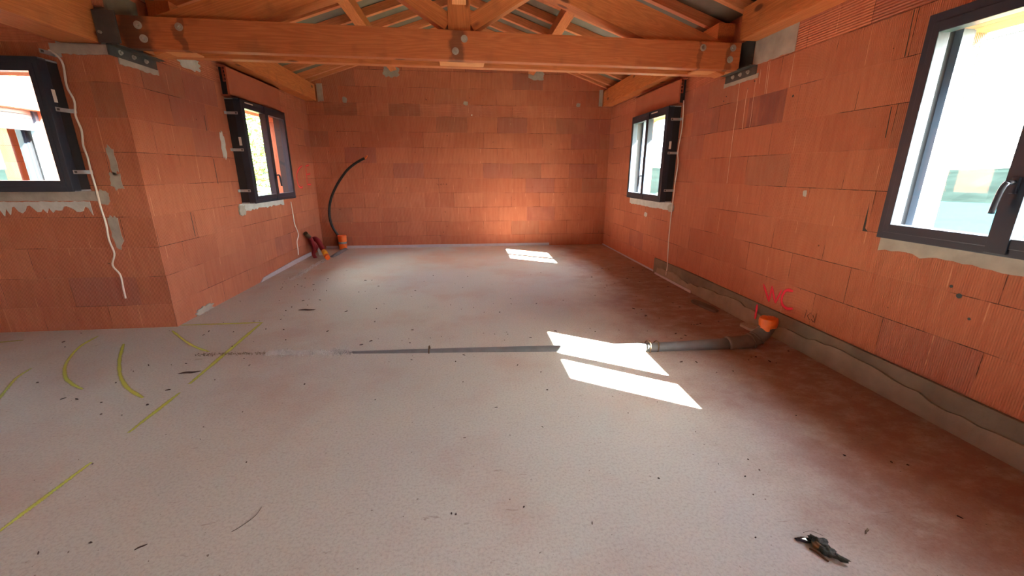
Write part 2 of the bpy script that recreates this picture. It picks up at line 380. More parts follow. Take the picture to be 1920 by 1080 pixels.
# roof sheets above the rafters
RS = .33; cosr = 1/math.hypot(1, RS); XC = -.02
def under(x): return 2.600+RS*(2.43-abs(x-XC))          # underside of the rafters
for sgn in (-1, 1):
    bm = bmesh.new(); e = XC+sgn*3.0
    a0 = under(XC)+.098; a1 = under(e)+.098
    v = []
    for yy in (YR-.3, YB+.5):
        for (px, pz) in ((XC, a0), (e, a1), (e, a1+.03), (XC, a0+.03)): v.append(bm.verts.new((px, yy, pz)))
    for q in ((0, 1, 2, 3), (4, 7, 6, 5), (0, 4, 5, 1), (3, 2, 6, 7), (1, 5, 6, 2), (0, 3, 7, 4)): bm.faces.new([v[i] for i in q])
    side_ = 'left' if sgn < 0 else 'right'
    structure(fin('ceiling_'+side_, bm, M['roof']), 'grey fibre-cement roof sheets above the %s row of rafters' % side_, 'ceiling')
bm = bmesh.new(); bx(bm, XW-T, -2.86, YR-T, YP+.5, 2.7, 2.8)
structure(fin('ceiling_wing', bm, M['roof']), 'flat grey ceiling over the left wing', 'ceiling')

# mortar on the walls: parts of the wall they stick to
def rag(cx, cz, w, h, n=26, j=.16, seed=0, bottom=None):
    r = random.Random(seed); pts = []
    for i in range(n):
        a = 2*math.pi*i/n; k = 1+r.uniform(-j, j)
        ca, sa = math.cos(a), math.sin(a)
        q = max(abs(ca), abs(sa))**.55
        pts.append((cx+w/2*ca/q*k, cz+h/2*sa/q*k))
    return pts
def strip(u0, u1, z0, z1, n=30, seed=0, jb=.012, jt=.003):
    r = random.Random(seed)
    top = [(u0+(u1-u0)*i/n, z1+r.uniform(-jt, jt)) for i in range(n+1)]
    bot = [(u0+(u1-u0)*i/n, z0+r.uniform(-jb, jb)) for i in range(n+1)]
    return top+bot[::-1]
def on_wall(wall, poly, axis, at, th, mat=None, name='mortar_patch', label=None):
    bm = bmesh.new(); prism(bm, poly, axis, at-th*.02 if th > 0 else at, at+th); 
    o = fin(name, bm, mat or M['mortar'], wall)
    if label: o['label'] = label
    return o
RW = dict(wall=wall_right, axis=0, at=XR+.001)
# mortar plinth on the right wall
pl = [(5.11, 0), (5.11, .19), (4.2, .201), (3.2, .204), (2.2, .206), (1.2, .203), (.2, .204), (YR+.02, .204), (YR+.02, 0)]
on_wall(wall_right, pl, 0, XR+.001, -.022, M['mortar_dark'], 'mortar_plinth', 'grey mortar plinth')
r = random.Random(4); low = [(4.98-i*.07, .125+.02*math.sin(i*.35)+r.uniform(-.012, .012)-(.03 if i < 12 else 0)) for i in range(117)]
on_wall(wall_right, [(5.0, 0)]+low+[(low[-1][0], 0)], 0, XR-.02, -.016, M['mortar_warm'], 'mortar_plinth', 'paler lower coat of mortar')
on_wall(wall_right, strip(1.0, 2.2, .838, .925, seed=3), 0, XR+.001, -.008, M['mortar'], 'mortar_sill')
on_wall(wall_right, strip(4.80, 6.14, .83, .925, seed=5, jb=.006), 0, XR+.001, -.012, M['mortar_pale'], 'mortar_sill')
on_wall(wall_right, rag(4.83, .865, .13, .09, seed=6), 0, XR-.002, -.014, M['mortar'])
on_wall(wall_right, strip(3.19, 3.66, 2.160, 2.385, n=14, seed=8, jb=.006, jt=.008), 0, XR+.001, -.006, M['mortar'], 'concrete_pad', 'grey concrete pad')
on_wall(wall_right, strip(3.57, 4.05, 2.055, 2.09, n=14, seed=9, jb=.004), 0, XR+.001, -.006, M['mortar'])
on_wall(wall_right, rag(5.55, .715, .09, .06, seed=10), 0, XR+.001, -.004, M['mortar_pale'])
on_wall(wall_right, rag(2.84, .955+.18, .035, .045, seed=11), 0, XR+.001, -.004, M['mortar_pale'])
# back wall
for (cx, cz, ww, hh, sd_) in ((-1.90, 2.375, .07, .09, 12), (.004, 2.358, .075, .06, 13), (1.885, 2.362, .07, .06, 14)):
    on_wall(wall_back, rag(cx, cz, ww, hh, seed=sd_), 1, YB+.001, -.006, M['mortar'])
on_wall(wall_back, strip(-2.30, -2.22, 2.345, 2.60, n=4, seed=15, jb=.005), 1, YB+.001, -.03, M['mortar'])
on_wall(wall_back, strip(2.235, 2.29, 2.35, 2.60, n=4, seed=16, jb=.005), 1, YB+.001, -.03, M['mortar'])
on_wall(wall_back, rag(-1.15, 2.80, .24, .16, seed=17), 1, YB+.001, -.008, M['mortar'])
on_wall(wall_back, rag(1.17, 2.80, .25, .15, seed=18), 1, YB+.001, -.008, M['mortar'])
on_wall(wall_back, rag(.10, 2.18, .02, .02, n=8, seed=19), 1, YB+.001, -.01, M['white'])
# left wall
on_wall(wall_left, strip(4.86, 5.98, .855, .935, seed=21, jb=.012), 0, XL-.001, .012, M['mortar_pale'], 'mortar_sill')
on_wall(wall_left, rag(4.90, .865, .12, .11, seed=22), 0, XL, .014, M['mortar'])
on_wall(wall_left, rag(4.765, 1.55, .075, .27, seed=23, j=.25), 0, XL-.001, .004, M['mortar_pale'])
on_wall(wall_left, rag(4.45, 2.235, .30, .11, seed=24), 0, XL-.001, .006, M['mortar_pale'])
on_wall(wall_left, rag(3.95, .03, .24, .06, seed=25, j=.25), 0, XL-.001, .012, M['mortar'])
on_wall(wall_left, strip(3.60, 4.0, 2.035, 2.08, n=16, seed=33, jb=.006), 0, XL-.001, .008, M['mortar'])
# wall facing the viewer
on_wall(wall_middle, strip(-2.905, XL-T, 2.082, 2.149, n=10, seed=26, jb=.004), 1, YP+.001, -.008, M['mortar'], 'concrete_pad', 'grey concrete pad')
on_wall(wall_left, strip(XL-T, XL, 2.082, 2.149, n=6, seed=26, jb=.004), 1, YP+.001, -.008, M['mortar'], 'concrete_pad')
on_wall(wall_middle, strip(-4.2, -2.86, 1.06, 1.135, n=30, seed=27, jb=.004), 1, YP+.001, -.012, M['mortar'], 'mortar_sill')
on_wall(wall_middle, strip(-4.2, -2.92, .985, 1.055, n=60, seed=28, jb=.045), 1, YP+.001, -.007, M['mortar_pale'], 'mortar_sill', 'ragged smear of pale mortar')
on_wall(wall_middle, rag(-2.82, 1.085, .09, .11, seed=29), 1, YP+.001, -.006, M['mortar'])
on_wall(wall_left, rag(-2.685, 1.36, .05, .2, seed=30, j=.2), 1, YP+.001, -.004, M['mortar'])
on_wall(wall_left, rag(-2.695, 1.21, .085, .13, seed=31, j=.2), 1, YP+.001, -.004, M['mortar'])
on_wall(wall_middle, rag(-2.79, .815, .075, .25, seed=32, j=.16), 1, YP+.001, -.004, M['mortar'])
# concrete cap on top of the pillar
box('concrete_pad', (-2.88, XL-.0, YP+.02, YP+.38, ZC, ZC+.035), M['mortar'], wall_left)

box('mortar_infill', (-2.86, XL-.01, YP+.06, YP+.36, 2.19, 2.53), M['mortar_dark'], wall_left)
# pale drips under the hanger, holes and open joints on the long wall
for i, dl in enumerate((((3.818, 2.083), (3.809, 1.903), (3.808, 1.661), (3.795, 1.183)), ((3.684, 1.991), (3.693, 1.903), (3.683, 1.654)), ((3.594, 2.05), (3.594, 1.975), (3.582, 1.663)), ((3.449, 2.15), (3.436, 1.905)), ((3.47, 2.15), (3.455, 1.91)), ((3.187, 2.14), (3.185, 1.906)), ((3.551, 2.111), (3.544, 2.0)))):
    bm = bmesh.new(); tube(bm, [(XR, y, z) for y, z in dl], .0028 if i < 2 else .0018, 5)
    fin('mortar_drip', bm, M['drip'], wall_right)
for (y, z, r_) in ((3.13, 1.839, .009), (3.686, 1.987, .006), (3.608, 2.034, .006), (3.993, 1.974, .006), (4.025, 1.938, .006), (1.782, .721, .008), (1.737, .683, .013), (1.668, .584, .007)):
    fin('drill_hole', tube(bmesh.new(), [(XR-.0012, y, z), (XR+.001, y, z)], r_, 12), M['black'], wall_right)
for poly in ([(2.327, 1.10), (2.318, .976), (2.318, .95), (2.295, .93), (2.33, .93), (2.331, .98)], [(2.329, 2.144), (2.321, 1.91), (2.325, 1.91), (2.333, 2.144)], [(2.329, 1.652), (2.322, 1.482), (2.327, 1.482), (2.333, 1.652)]):
    on_wall(wall_right, poly, 0, XR+.001, -.0022, M['black'], 'open_joint')
for (y, z0_, z1_) in ((4.552, 1.159, 1.40), (4.04, .707, .925), (4.53, 1.66, 1.80)):
    on_wall(wall_left, [(y-.003, z0_), (y+.003, z0_), (y+.001, z1_), (y-.004, z1_)], 0, XL-.001, .0022, M['black'], 'open_joint')

# foam edge strips (trim)
def trim(name, bm, mat=None, label=None):
    o = fin(name, bm, mat or M['foam']); return structure(o, label, 'edge strip')
bm = bmesh.new(); bx(bm, -2.45, 1.45, YB-.012, YB-.001, 0, .045); trim('trim_1', bm, label='pale foam edge strip along the foot of the gable wall')
bm = bmesh.new(); prism(bm, [(5.03, 0), (5.12, .04), (6.0, .06), (6.70, .055), (6.70, 0)], 0, XL+.001, XL+.012); trim('trim_2', bm, label='pale foam edge strip along the foot of the side wall')
bm = bmesh.new()
for i, (ya, yb, x0, h0) in enumerate(((7.28, 5.0, XR-.01, .022), (5.0, 4.1, XR-.045, .03))):
    prism(bm, [(ya, 0), (yb, 0), (yb, h0), (ya, h0*.8)], 0, x0-.008, x0)
trim('trim_3', bm, label='thin foam edge strip along the foot of the long wall')

# ================================================================ WINDOWS
def window(name, mw, W, z0, z1, handle_dir=1, side_near=True, label='', brackets=True, guide=True, side=(0, 1), slats=0, vent=None):
    """local x along the wall (0..W), y towards outside (0 = inner wall face), z up (absolute)"""
    t = thing(name, label, 'window', mw=mw); t['kind'] = 'structure'
    D = .15; f = .052; zb, zt = z0-.02, z1+.06
    def part(nm, bm, mat, par=t, **k): return fin(nm, bm, mat, par, mw, **k)
    def ring(bm, x0, x1, a0, a1, ya, yb, fx, fb, ft):
        bx(bm, x0, x0+fx, ya, yb, a0, a1, bev=.003); bx(bm, x1-fx, x1, ya, yb, a0, a1, bev=.003)
        bx(bm, x0+fx-.002, x1-fx+.002, ya, yb, a0, a0+fb, bev=.003); bx(bm, x0+fx-.002, x1-fx+.002, ya, yb, a1-ft, a1, bev=.003)
    bm = bmesh.new(); ring(bm, 0, W, zb, zt, -D, -D+.07, f*.75, .05, .055); part('outer_frame', bm, M['frame'])
    for s in (0, 1):
        bm = bmesh.new(); x = .001 if s == 0 else W-.001
        bx(bm, x-.012 if s else x, x if s else x+.012, -D+.01, .0, zb+.002, zt-.002); part('return_panel', bm, M['panel'])
    bm = bmesh.new(); bx(bm, 0, W, -D+.012, 0, zb, zb+.012); bx(bm, 0, W, -D+.012, 0, zt-.012, zt); part('return_panel', bm, M['alu'])
    # two sashes
    for s in (0, 1):
        xa = f*.6 if s == 0 else W/2-.002; xb = W/2+.002 if s == 0 else W-f*.6
        bm = bmesh.new(); ring(bm, xa, xb, zb+.035, zt-.04, -D-.004, -D+.06, .035, .045, .05)
        sa = part('sash', bm, M['frame'])
        bm = bmesh.new(); bx(bm, xa+.03, xb-.03, -D+.026, -D+.032, zb+.07, zt-.08); part('glass', bm, M['glass'], sa)
    bm = bmesh.new(); bx(bm, W/2-.039, W/2+.039, -D-.010, -D-.004, zb+.01, zt-.01, bev=.002); part('mullion', bm, M['frame'])
    # handle on the mullion
    hx = W/2; hz = (z0+z1)/2-.23
    bm = bmesh.new(); bx(bm, hx-.014, hx+.014, -D-.02, -D-.008, hz-.035, hz+.035, bev=.004)
    tube(bm, [(hx, -D-.015, hz+.012), (hx, -D-.052, hz+.012)], .009, 10)
    hp = smooth_path([(hx, -D-.052, hz+.014), (hx+handle_dir*.012, -D-.055, hz-.02), (hx+handle_dir*.022, -D-.055, hz-.12)], 4)
    tube(bm, hp, .0105, 10); part('handle', bm, M['frame'])
    if vent is not None:
        bm = bmesh.new(); bx(bm, vent, vent+.17, -D-.007, -D-.003, zt-.035, zt-.024); part('air_vent', bm, M['white'])
    # metal fixing straps on the side panel
    if brackets:
        s = 0 if side_near else 1; x = -.002 if s == 0 else W+.002; d = -1 if s == 0 else 1
        for hz_ in (zb+.14, zb+.57, zb+.94):
            bm = bmesh.new(); bx(bm, x, x+d*.004, -D*.75, -.002, hz_-.014, hz_+.014, bev=.001)
            bx(bm, x, x+d*.045, -.006, -.001, hz_-.014, hz_+.014)
            b = part('fixing_strap', bm, M['strap'])
            bm = bmesh.new(); bx(bm, x+d*.004, x+d*.009, -D*.70, -D*.60, hz_-.007, hz_+.007); part('screw', bm, M['steel'], b)
        bm = bmesh.new(); bx(bm, x, x+d*.001, -D*.70, -D*.52, zb+.615, zb+.70); part('sticker', bm, M['white'])
    # outside: roller shutter guides, sill, rolled slats
    bm = bmesh.new()
    for s in (0, 1):
        a = .002 if s == 0 else W-.05
        bx(bm, a, a+.048, .001, .06, z0, z1); bx(bm, a+(.0 if s == 0 else .012), a+(.036 if s == 0 else .048), .06, .085, z0, z1)
    if guide: part('shutter_guide', bm, M['guide'])
    else: bm.free()
    bm = bmesh.new(); bx(bm, .0, W, .0, .26, z0-.03, z0-.002); part('outer_sill', bm, M['alu'])
    if slats:
        bm = bmesh.new()
        for i in range(slats): bx(bm, .05, W-.05, .042, .058, z1-.045*(i+1)+.003, z1-.045*i, bev=.004)
        part('shutter_slats', bm, M['alu'])
    return t
def mat_axes(org, xax, yax): 
    x = Vector(xax); y = Vector(yax); z = Vector((0, 0, 1))
    return Matrix(((x.x, y.x, 0, org[0]), (x.y, y.y, 0, org[1]), (0, 0, 1, org[2]), (0, 0, 0, 1)))
window('window_1', mat_axes((XR, WR1[0], 0), (0, 1, 0), (1, 0, 0)), 1.1, .95, 1.975, 1, label='large near anthracite window in the long wall, looking over the water', brackets=False)
window('window_2', mat_axes((XR, WR2[0], 0), (0, 1, 0), (1, 0, 0)), 1.08, .95, 1.955, 1, True, label='small far anthracite window in the long wall beside the dangling cable', vent=.28)
window('window_3', mat_axes((XL, 4.94, 0), (0, 1, 0), (-1, 0, 0)), 1.11, .955, 1.96, 1, True, label='dark window in the side wall with green trees behind it', vent=.09, guide=False)
window('window_4', mat_axes((WM[0], YP, 0), (1, 0, 0), (0, 1, 0)), 1.11, 1.155, 1.97, 1, False, label='dark window at the far left, looking onto sunlit blockwork')

# ================================================================ SHUTTER BOXES above two windows
def shutter_box(name, label, wallx, sgn, y0, y1, z0, z1):
    t = thing(name, label, 'shutter box', (wallx, y0, z0), 'block-faced roller shutter boxes')
    p = .088; a, b = wallx, wallx+sgn*p
    bm = bmesh.new()
    bx(bm, b-sgn*.02, b, y0, y1, z0, z1); bx(bm, a, b, y0, y1, z1-.015, z1); bx(bm, a, b, y0, y1, z0, z0+.012)
    fin('block_shell', bm, M['brick_plain'], t)
    bm = bmesh.new(); bx(bm, a, b-sgn*.02, y0+.03, y0+.05, z0+.012, z1-.015); fin('end_plate', bm, M['panel'], t)
    bm = bmesh.new()
    for i in range(4):
        zz = z1-.045-i*.035; bx(bm, b-sgn*.02, b-sgn*.05, y0+.002, y0+.03, zz, zz+.006)
    bx(bm, b-sgn*.044, b-sgn*.05, y0+.002, y0+.03, z1-.155, z1-.02)
    fin('hollow_cell', bm, M['brick_plain'], t)
    return t
shutter_box('shutter_box', 'block-faced shutter box over the window with green trees', XL, 1, 4.90, 6.12, 2.035, 2.325)
shutter_box('shutter_box', 'block-faced shutter box over the small window in the long wall', XR-.002, -1, 4.765, 6.00, 2.022, 2.29)

# ================================================================ ROOF TIMBERS
def member(name, p0, p1, w, h, mat, parent=None, up=(0, 0, 1), bev=.004, ends=None):
    """rectangular timber from p0 to p1 (axis through its middle), width w sideways, height h along up"""
    p0 = Vector(p0); p1 = Vector(p1); x = (p1-p0); L = x.length; x.normalize()
    u = Vector(up); y = u.cross(x).normalized(); z = x.cross(y).normalized()
    mw = Matrix(((x.x, y.x, z.x, p0.x), (x.y, y.y, z.y, p0.y), (x.z, y.z, z.z, p0.z), (0, 0, 0, 1)))
    bm = bmesh.new(); bx(bm, 0, L, -w/2, w/2, -h/2, h/2, bev=bev)
    return fin(name, bm, mat, parent, mw)
TR = Matrix.Translation((0, 3.70, 0)) @ Matrix.Rotation(.026, 4, 'Z')
truss = thing('roof_truss', 'bolted double-beam timber roof truss spanning the room from wall to wall', 'truss', mw=TR)
def tm(name, p0, p1, w, h, mat=None, **k):
    o = member(name, TR @ Vector(p0), TR @ Vector(p1), w, h, mat or M['wood'], truss, **k); return o
tie = tm('tie_beam', (-2.50, .04, 2.256), (2.40, .04, 2.256), .08, .212, M['wood_tie'])
tm('tie_beam', (-2.50, .27, 2.256), (2.40, .27, 2.256), .08, .212)
def tv(name, poly, y0, y1, mat=None):
    """flat timber cut to a polygon in the truss plane"""
    bm = bmesh.new(); prism(bm, poly, 1, y0, y1); bmesh.ops.bevel(bm, geom=list(bm.edges), offset=.003, segments=1, affect='EDGES')
    return fin(name, bm, mat or M['wood'], truss, TR)
G0, G1 = .082, .228
tm('king_post', (-.028, .155, 2.152), (-.028, .155, 3.35), .145, .18, up=(1, 0, 0))
for s in (-1, 1):
    tm('principal_rafter', (s*2.36, .155, 2.345-.11), (s*.07-.02, .155, 2.345-.11+.34*2.29), .145, .235)
    tm('strut', (s*.085-.028, .155, 2.44), (s*1.0-.02, .155, 2.44+.585*.93), .115, .125)
    tm('spacer_block', (s*2.05, .155, 2.156), (s*2.40, .155, 2.156), .143, .012, M['wood_pale'])
tm('spacer_block', (-.20, .155, 2.157), (.17, .155, 2.157), .143, .012, M['wood_pale'])
tm('ridge_brace', (-.028, .09, 2.60), (-.028, -.75, 3.20), .11, .11, M['wood_pale'])
tm('ridge_brace', (-.028, .22, 2.60), (-.028, 1.0, 3.16), .11, .11, M['wood_pale'])
# bolts with washers
for (bx_, bz_) in ((-2.345, 2.301), (-2.325, 2.214), (-2.073, 2.300), (.005, 2.302), (-.068, 2.212), (2.045, 2.313), (2.322, 2.319), (2.306, 2.229)):
    bm = bmesh.new(); tube(bm, [(bx_, .001, bz_), (bx_, -.005, bz_)], .027, 20); tube(bm, [(bx_, -.005, bz_), (bx_, -.017, bz_)], .014, 6)
    tube(bm, [(bx_, -.017, bz_), (bx_, -.024, bz_)], .007, 8)
    fin('bolt', bm, M['zinc'], tie, TR)
# steel hangers
def hanger(label, x, s, y0, y1, zt):
    t = thing('beam_hanger', label, 'hanger', (x, y0, zt), 'steel hangers of the roof truss')
    bm = bmesh.new(); bx(bm, x, x+s*.01, y0, y1, zt-.072, zt); bx(bm, x, x+s*.075, y0, y1, zt-.008, zt); ap = fin('angle_plate', bm, M['steel'], t)
    bm = bmesh.new(); bx(bm, x+s*.001, x+s*.012, y0+.07, y0+.40, zt, zt+.225); fin('end_plate', bm, M['steel'], t)
    for k in range(3):
        yy = y0+.10+k*(y1-y0-.22)/2
        bm = bmesh.new(); tube(bm, [(x+s*.01, yy, zt-.036), (x+s*.015, yy, zt-.036)], .017, 14); tube(bm, [(x+s*.015, yy, zt-.036), (x+s*.028, yy, zt-.036)], .010, 6)
        fin('bolt', bm, M['zinc'], ap)
hanger('grey steel hanger bolted to the long wall under the beam end', XR, -1, 3.60, 4.03, 2.158)
hanger('grey steel hanger bolted to the block pillar under the beam end', XL, 1, 3.52, 3.99, 2.148)
# side plate of the left hanger, around the beam end
hp = bpy.data.objects['beam_hanger.001']
bm = bmesh.new(); bx(bm, -2.575, -2.43, YP-.002, YP-.012, 2.16, 2.365); fin('side_plate', bm, M['steel'], hp)
bm = bmesh.new(); tube(bm, [(-2.545, YP-.012, 2.225), (-2.545, YP-.026, 2.225)], .011, 6); fin('bolt', bm, M['zinc'], hp)

# eaves beams, purlins, ridge
def beam_thing(name, label, cat, p0, p1, w, h, mat=None, up=(0, 0, 1), group=None):
    return tag(member(name, p0, p1, w, h, mat or M['wood'], None, up), label, cat, group)
beam_thing('wall_plate_timber', 'timber beam lying on the side wall beyond the truss', 'timber beam', (-2.415, 4.02, 2.468), (-2.415, 7.285, 2.468), .17, .235)
beam_thing('wall_plate_timber', 'timber beam lying on the long wall beyond the truss', 'timber beam', (2.385, 4.00, 2.468), (2.385, 7.285, 2.468), .16, .24)
beam_thing('wall_plate_timber', 'timber beam lying on the long wall between truss and viewer', 'timber beam', (2.385, 3.66, 2.468), (2.385, YR, 2.468), .16, .24)
beam_thing('floor_beam', 'deep glued timber beam reaching the pillar at upper left', 'timber beam', (-2.715, YR, 2.375), (-2.715, 3.60, 2.375), .265, .43, M['wood'])
nl = Vector((-RS, 0, 1)).normalized(); nr = Vector((RS, 0, 1)).normalized()
for s, n_, nm in ((-1, nl, 'left'), (1, nr, 'right')):
    c = Vector((XC+s*1.16, 0, under(XC+s*1.16))) - n_*.112
    p = member('purlin', (c.x, YR, c.z), (c.x, YB+.1, c.z), .10, .22, M['wood_pale'] if False else M['wood'], None, up=n_)
    tag(p, 'tilted purlin halfway up the %s roof slope' % nm, 'purlin', 'roof purlins')
beam_thing('ridge_beam', 'ridge beam running under the peak of the roof', 'purlin', (XC, YR, under(XC)-.12), (XC, YB+.1, under(XC)-.12), .09, .2)

# rafters
protoL = protoR = None
YS = [YB-.035]+[7.06-.466*i for i in range(22)]
ORD = ['against', 'first from', 'second from', 'third from', 'fourth from', 'fifth from', 'sixth from', 'seventh from', 'eighth from', 'ninth from', 'tenth from', 'eleventh from', 'twelfth from']
for s in (-1, 1):
    proto = None; n_ = nl if s < 0 else nr; nm = 'left' if s < 0 else 'right'
    for i, yy in enumerate(YS):
        if yy < YR: break
        xe = 2.95 if s > 0 or yy > YP else 2.80
        a = Vector((XC+s*.015, 0, under(XC+s*.015)))+n_*.045; b = Vector((XC+s*2.9, 0, under(XC+s*2.9)))+n_*.045
        if proto is None:
            proto = member('rafter', (a.x, yy, a.z), (b.x, yy, b.z), .06, .088, M['rafter'], None, up=n_); o = proto
        else:
            o = proto.copy(); COL.objects.link(o); m = o.matrix_basis.copy(); m[1][3] = yy; o.matrix_basis = m
        if i < len(ORD): lab = 'sawn rafter on the %s roof slope, %s the gable wall' % (nm, ORD[i])
        else: lab = 'sawn rafter on the %s roof slope above the viewer' % nm
        tag(o, lab, 'rafter', 'rafters of the %s roof slope' % nm if i < len(ORD) else 'rafters above the viewer, %s slope' % nm)

# ================================================================ CABLES, HOSE, PIPES
def cable(name, label, cat, pts, rad, mat, n=6, seg=8, group=None):
    bm = bmesh.new(); tube(bm, smooth_path(pts, n), rad, seg); return tag(fin(name, bm, mat, smooth=False), label, cat, group)
cable('cable', 'white cable hanging down the wall beside the far left window', 'cable',
      [(-2.90, 3.545, 2.10)]+[(x, 3.553, z) for x, z in ((-2.857, 2.06), (-2.839, 2.004), (-2.852, 1.869), (-2.829, 1.772), (-2.846, 1.672), (-2.833, 1.571), (-2.849, 1.467), (-2.841, 1.383), (-2.843, 1.276), (-2.84, 1.145), (-2.842, 1.011), (-2.836, .882), (-2.845, .757), (-2.833, .646), (-2.869, .55), (-2.831, .467), (-2.836, .35), (-2.838, .269))], .0065, M['white'])
cable('cable', 'thin white cable hanging beside the small window of the long wall', 'cable',
      [(2.44, 4.771, 2.06), (2.44, 4.755, 1.955), (2.44, 4.74, 1.766), (2.44, 4.777, 1.519), (2.44, 4.745, 1.38), (2.44, 4.763, 1.18), (2.44, 4.769, 1.015), (2.44, 4.775, .847), (2.44, 4.775, .547), (2.44, 4.751, .286), (2.44, 4.736, .165), (2.425, 4.714, .05)], .006, M['white'])
cable('cable', 'short white cable under the window of the side wall', 'cable',
      [(-2.488, 6.19, .87), (-2.488, 6.205, .695), (-2.488, 6.208, .568), (-2.488, 6.276, .444), (-2.488, 6.286, .377), (-2.488, 6.208, .298), (-2.488, 6.204, .194), (-2.488, 6.189, .105)], .006, M['white'])
hose = thing('black_hose', 'curved black hose rising against the gable wall', 'hose', (-2.19, 7.2, .0))
bm = bmesh.new(); tube(bm, smooth_path([(-2.16, 7.266, .03), (-2.19, 7.266, .14), (-2.232, 7.262, .234), (-2.296, 7.25, .371), (-2.317, 7.22, .52), (-2.308, 7.22, .667), (-2.268, 7.22, .827), (-2.193, 7.22, .985), (-2.091, 7.22, 1.141), (-1.962, 7.22, 1.296), (-1.84, 7.22, 1.394), (-1.72, 7.22, 1.464), (-1.655, 7.22, 1.492)], 6), .020, 12)
fin('hose_tube', bm, M['black'], hose)
bm = bmesh.new(); tube(bm, smooth_path([(-1.665, 7.22, 1.488), (-1.635, 7.22, 1.503), (-1.612, 7.215, 1.535)], 3), lambda t: .017*(1-t*.45), 10); fin('tape_tip', bm, M['tape'], hose)
# orange taped stub
stub = thing('pipe_stub', 'upright pipe stub wrapped in orange tape in the far corner', 'pipe', (-2.137, 7.17, 0))
def lathe(bm, c, prof, seg=24, mi=0):
    rings = [[bm.verts.new((c[0]+r*math.cos(2*math.pi*k/seg), c[1]+r*math.sin(2*math.pi*k/seg), z)) for k in range(seg)] for r, z in prof]
    for A, B in zip(rings, rings[1:]):
        for k in range(seg):
            f = bm.faces.new((A[k], A[(k+1) % seg], B[(k+1) % seg], B[k])); f.smooth = True
    bm.faces.new(rings[0]); bm.faces.new(rings[-1]); return bm
rr = random.Random(3)
bm = bmesh.new(); lathe(bm, (-2.137, 7.17), [(.062, 0), (.066, .02), (.060, .04), (.070, .055), (.069, .10), (.064, .105)]); fin('tape_wrap', bm, M['tape'], stub)
bm = bmesh.new(); lathe(bm, (-2.137, 7.17), [(.066, .102), (.067, .107), (.067, .135), (.066, .14)]); fin('grey_band', bm, M['grey_pvc'], stub)
bm = bmesh.new(); lathe(bm, (-2.137, 7.17), [(.067, .138), (.071, .145), (.072, .24), (.067, .247), (.03, .249), (.001, .249)]); fin('tape_cap', bm, M['tape'], stub)
# red conduits
def corr(bm, pts, r, n=14, seg=14, pitch=.012):
    P = smooth_path(pts, n); L = [0]
    for a, b in zip(P, P[1:]): L.append(L[-1]+(b-a).length)
    tot = L[-1]; N = int(tot/pitch*4); Q = []; j = 0
    for i in range(N+1):
        d = tot*i/N
        while j < len(L)-2 and L[j+1] < d: j += 1
        t = (d-L[j])/max(1e-9, L[j+1]-L[j]); Q.append(P[j].lerp(P[j+1], min(1, t)))
    tube(bm, Q, lambda t: r*(1+.07*math.sin(2*math.pi*t*tot/pitch)), seg)
c1 = thing('red_conduit', 'bent red corrugated conduit with yellow-orange taped end', 'conduit', (-2.40, 6.80, 0))
bm = bmesh.new(); corr(bm, [(-2.30, 6.80, -.01), (-2.36, 6.76, .06), (-2.43, 6.74, .13), (-2.455, 6.72, .20), (-2.44, 6.70, .25), (-2.385, 6.66, .265), (-2.33, 6.60, .235), (-2.26, 6.50, .17), (-2.19, 6.40, .105)], .036); fin('conduit_tube', bm, M['red'], c1)
bm = bmesh.new(); tube(bm, [(-2.20, 6.415, .115), (-2.165, 6.36, .085), (-2.135, 6.31, .06)], .040, 14); fin('yellow_tape', bm, M['tape_y'], c1)
bm = bmesh.new(); tube(bm, [(-2.135, 6.31, .062), (-2.115, 6.275, .05), (-2.10, 6.25, .045)], lambda t: .041-.006*t, 14); fin('orange_tape', bm, M['tape'], c1)
c2 = thing('red_conduit', 'dark red conduit leaning back to the side wall with brown end', 'conduit', (-2.44, 6.70, 0))
bm = bmesh.new(); corr(bm, [(-2.365, 6.50, -.01), (-2.385, 6.50, .06), (-2.37, 6.51, .13), (-2.385, 6.53, .20), (-2.42, 6.56, .28), (-2.425, 6.51, .325)], .028); fin('conduit_tube', bm, M['red'], c2)
bm = bmesh.new(); tube(bm, [(-2.425, 6.513, .32), (-2.435, 6.46, .36), (-2.44, 6.43, .39)], .032, 12); fin('brown_cap', bm, M['brown'], c2)
c3 = thing('red_conduit', 'short red conduit stub behind the bent one', 'conduit', (-2.44, 6.60, 0))
bm = bmesh.new(); corr(bm, [(-2.33, 6.88, -.01), (-2.37, 6.86, .06), (-2.42, 6.84, .14)], .028); fin('conduit_tube', bm, M['red'], c3)
tag(fin('plastic_film', prism(bmesh.new(), [(-2.36, 0.0), (-2.30, .01), (-2.27, .08), (-2.29, .15), (-2.34, .17), (-2.38, .09)], 1, 6.66, 6.664), M['foil']), 'scrap of dull plastic film between the red conduits', 'plastic film')
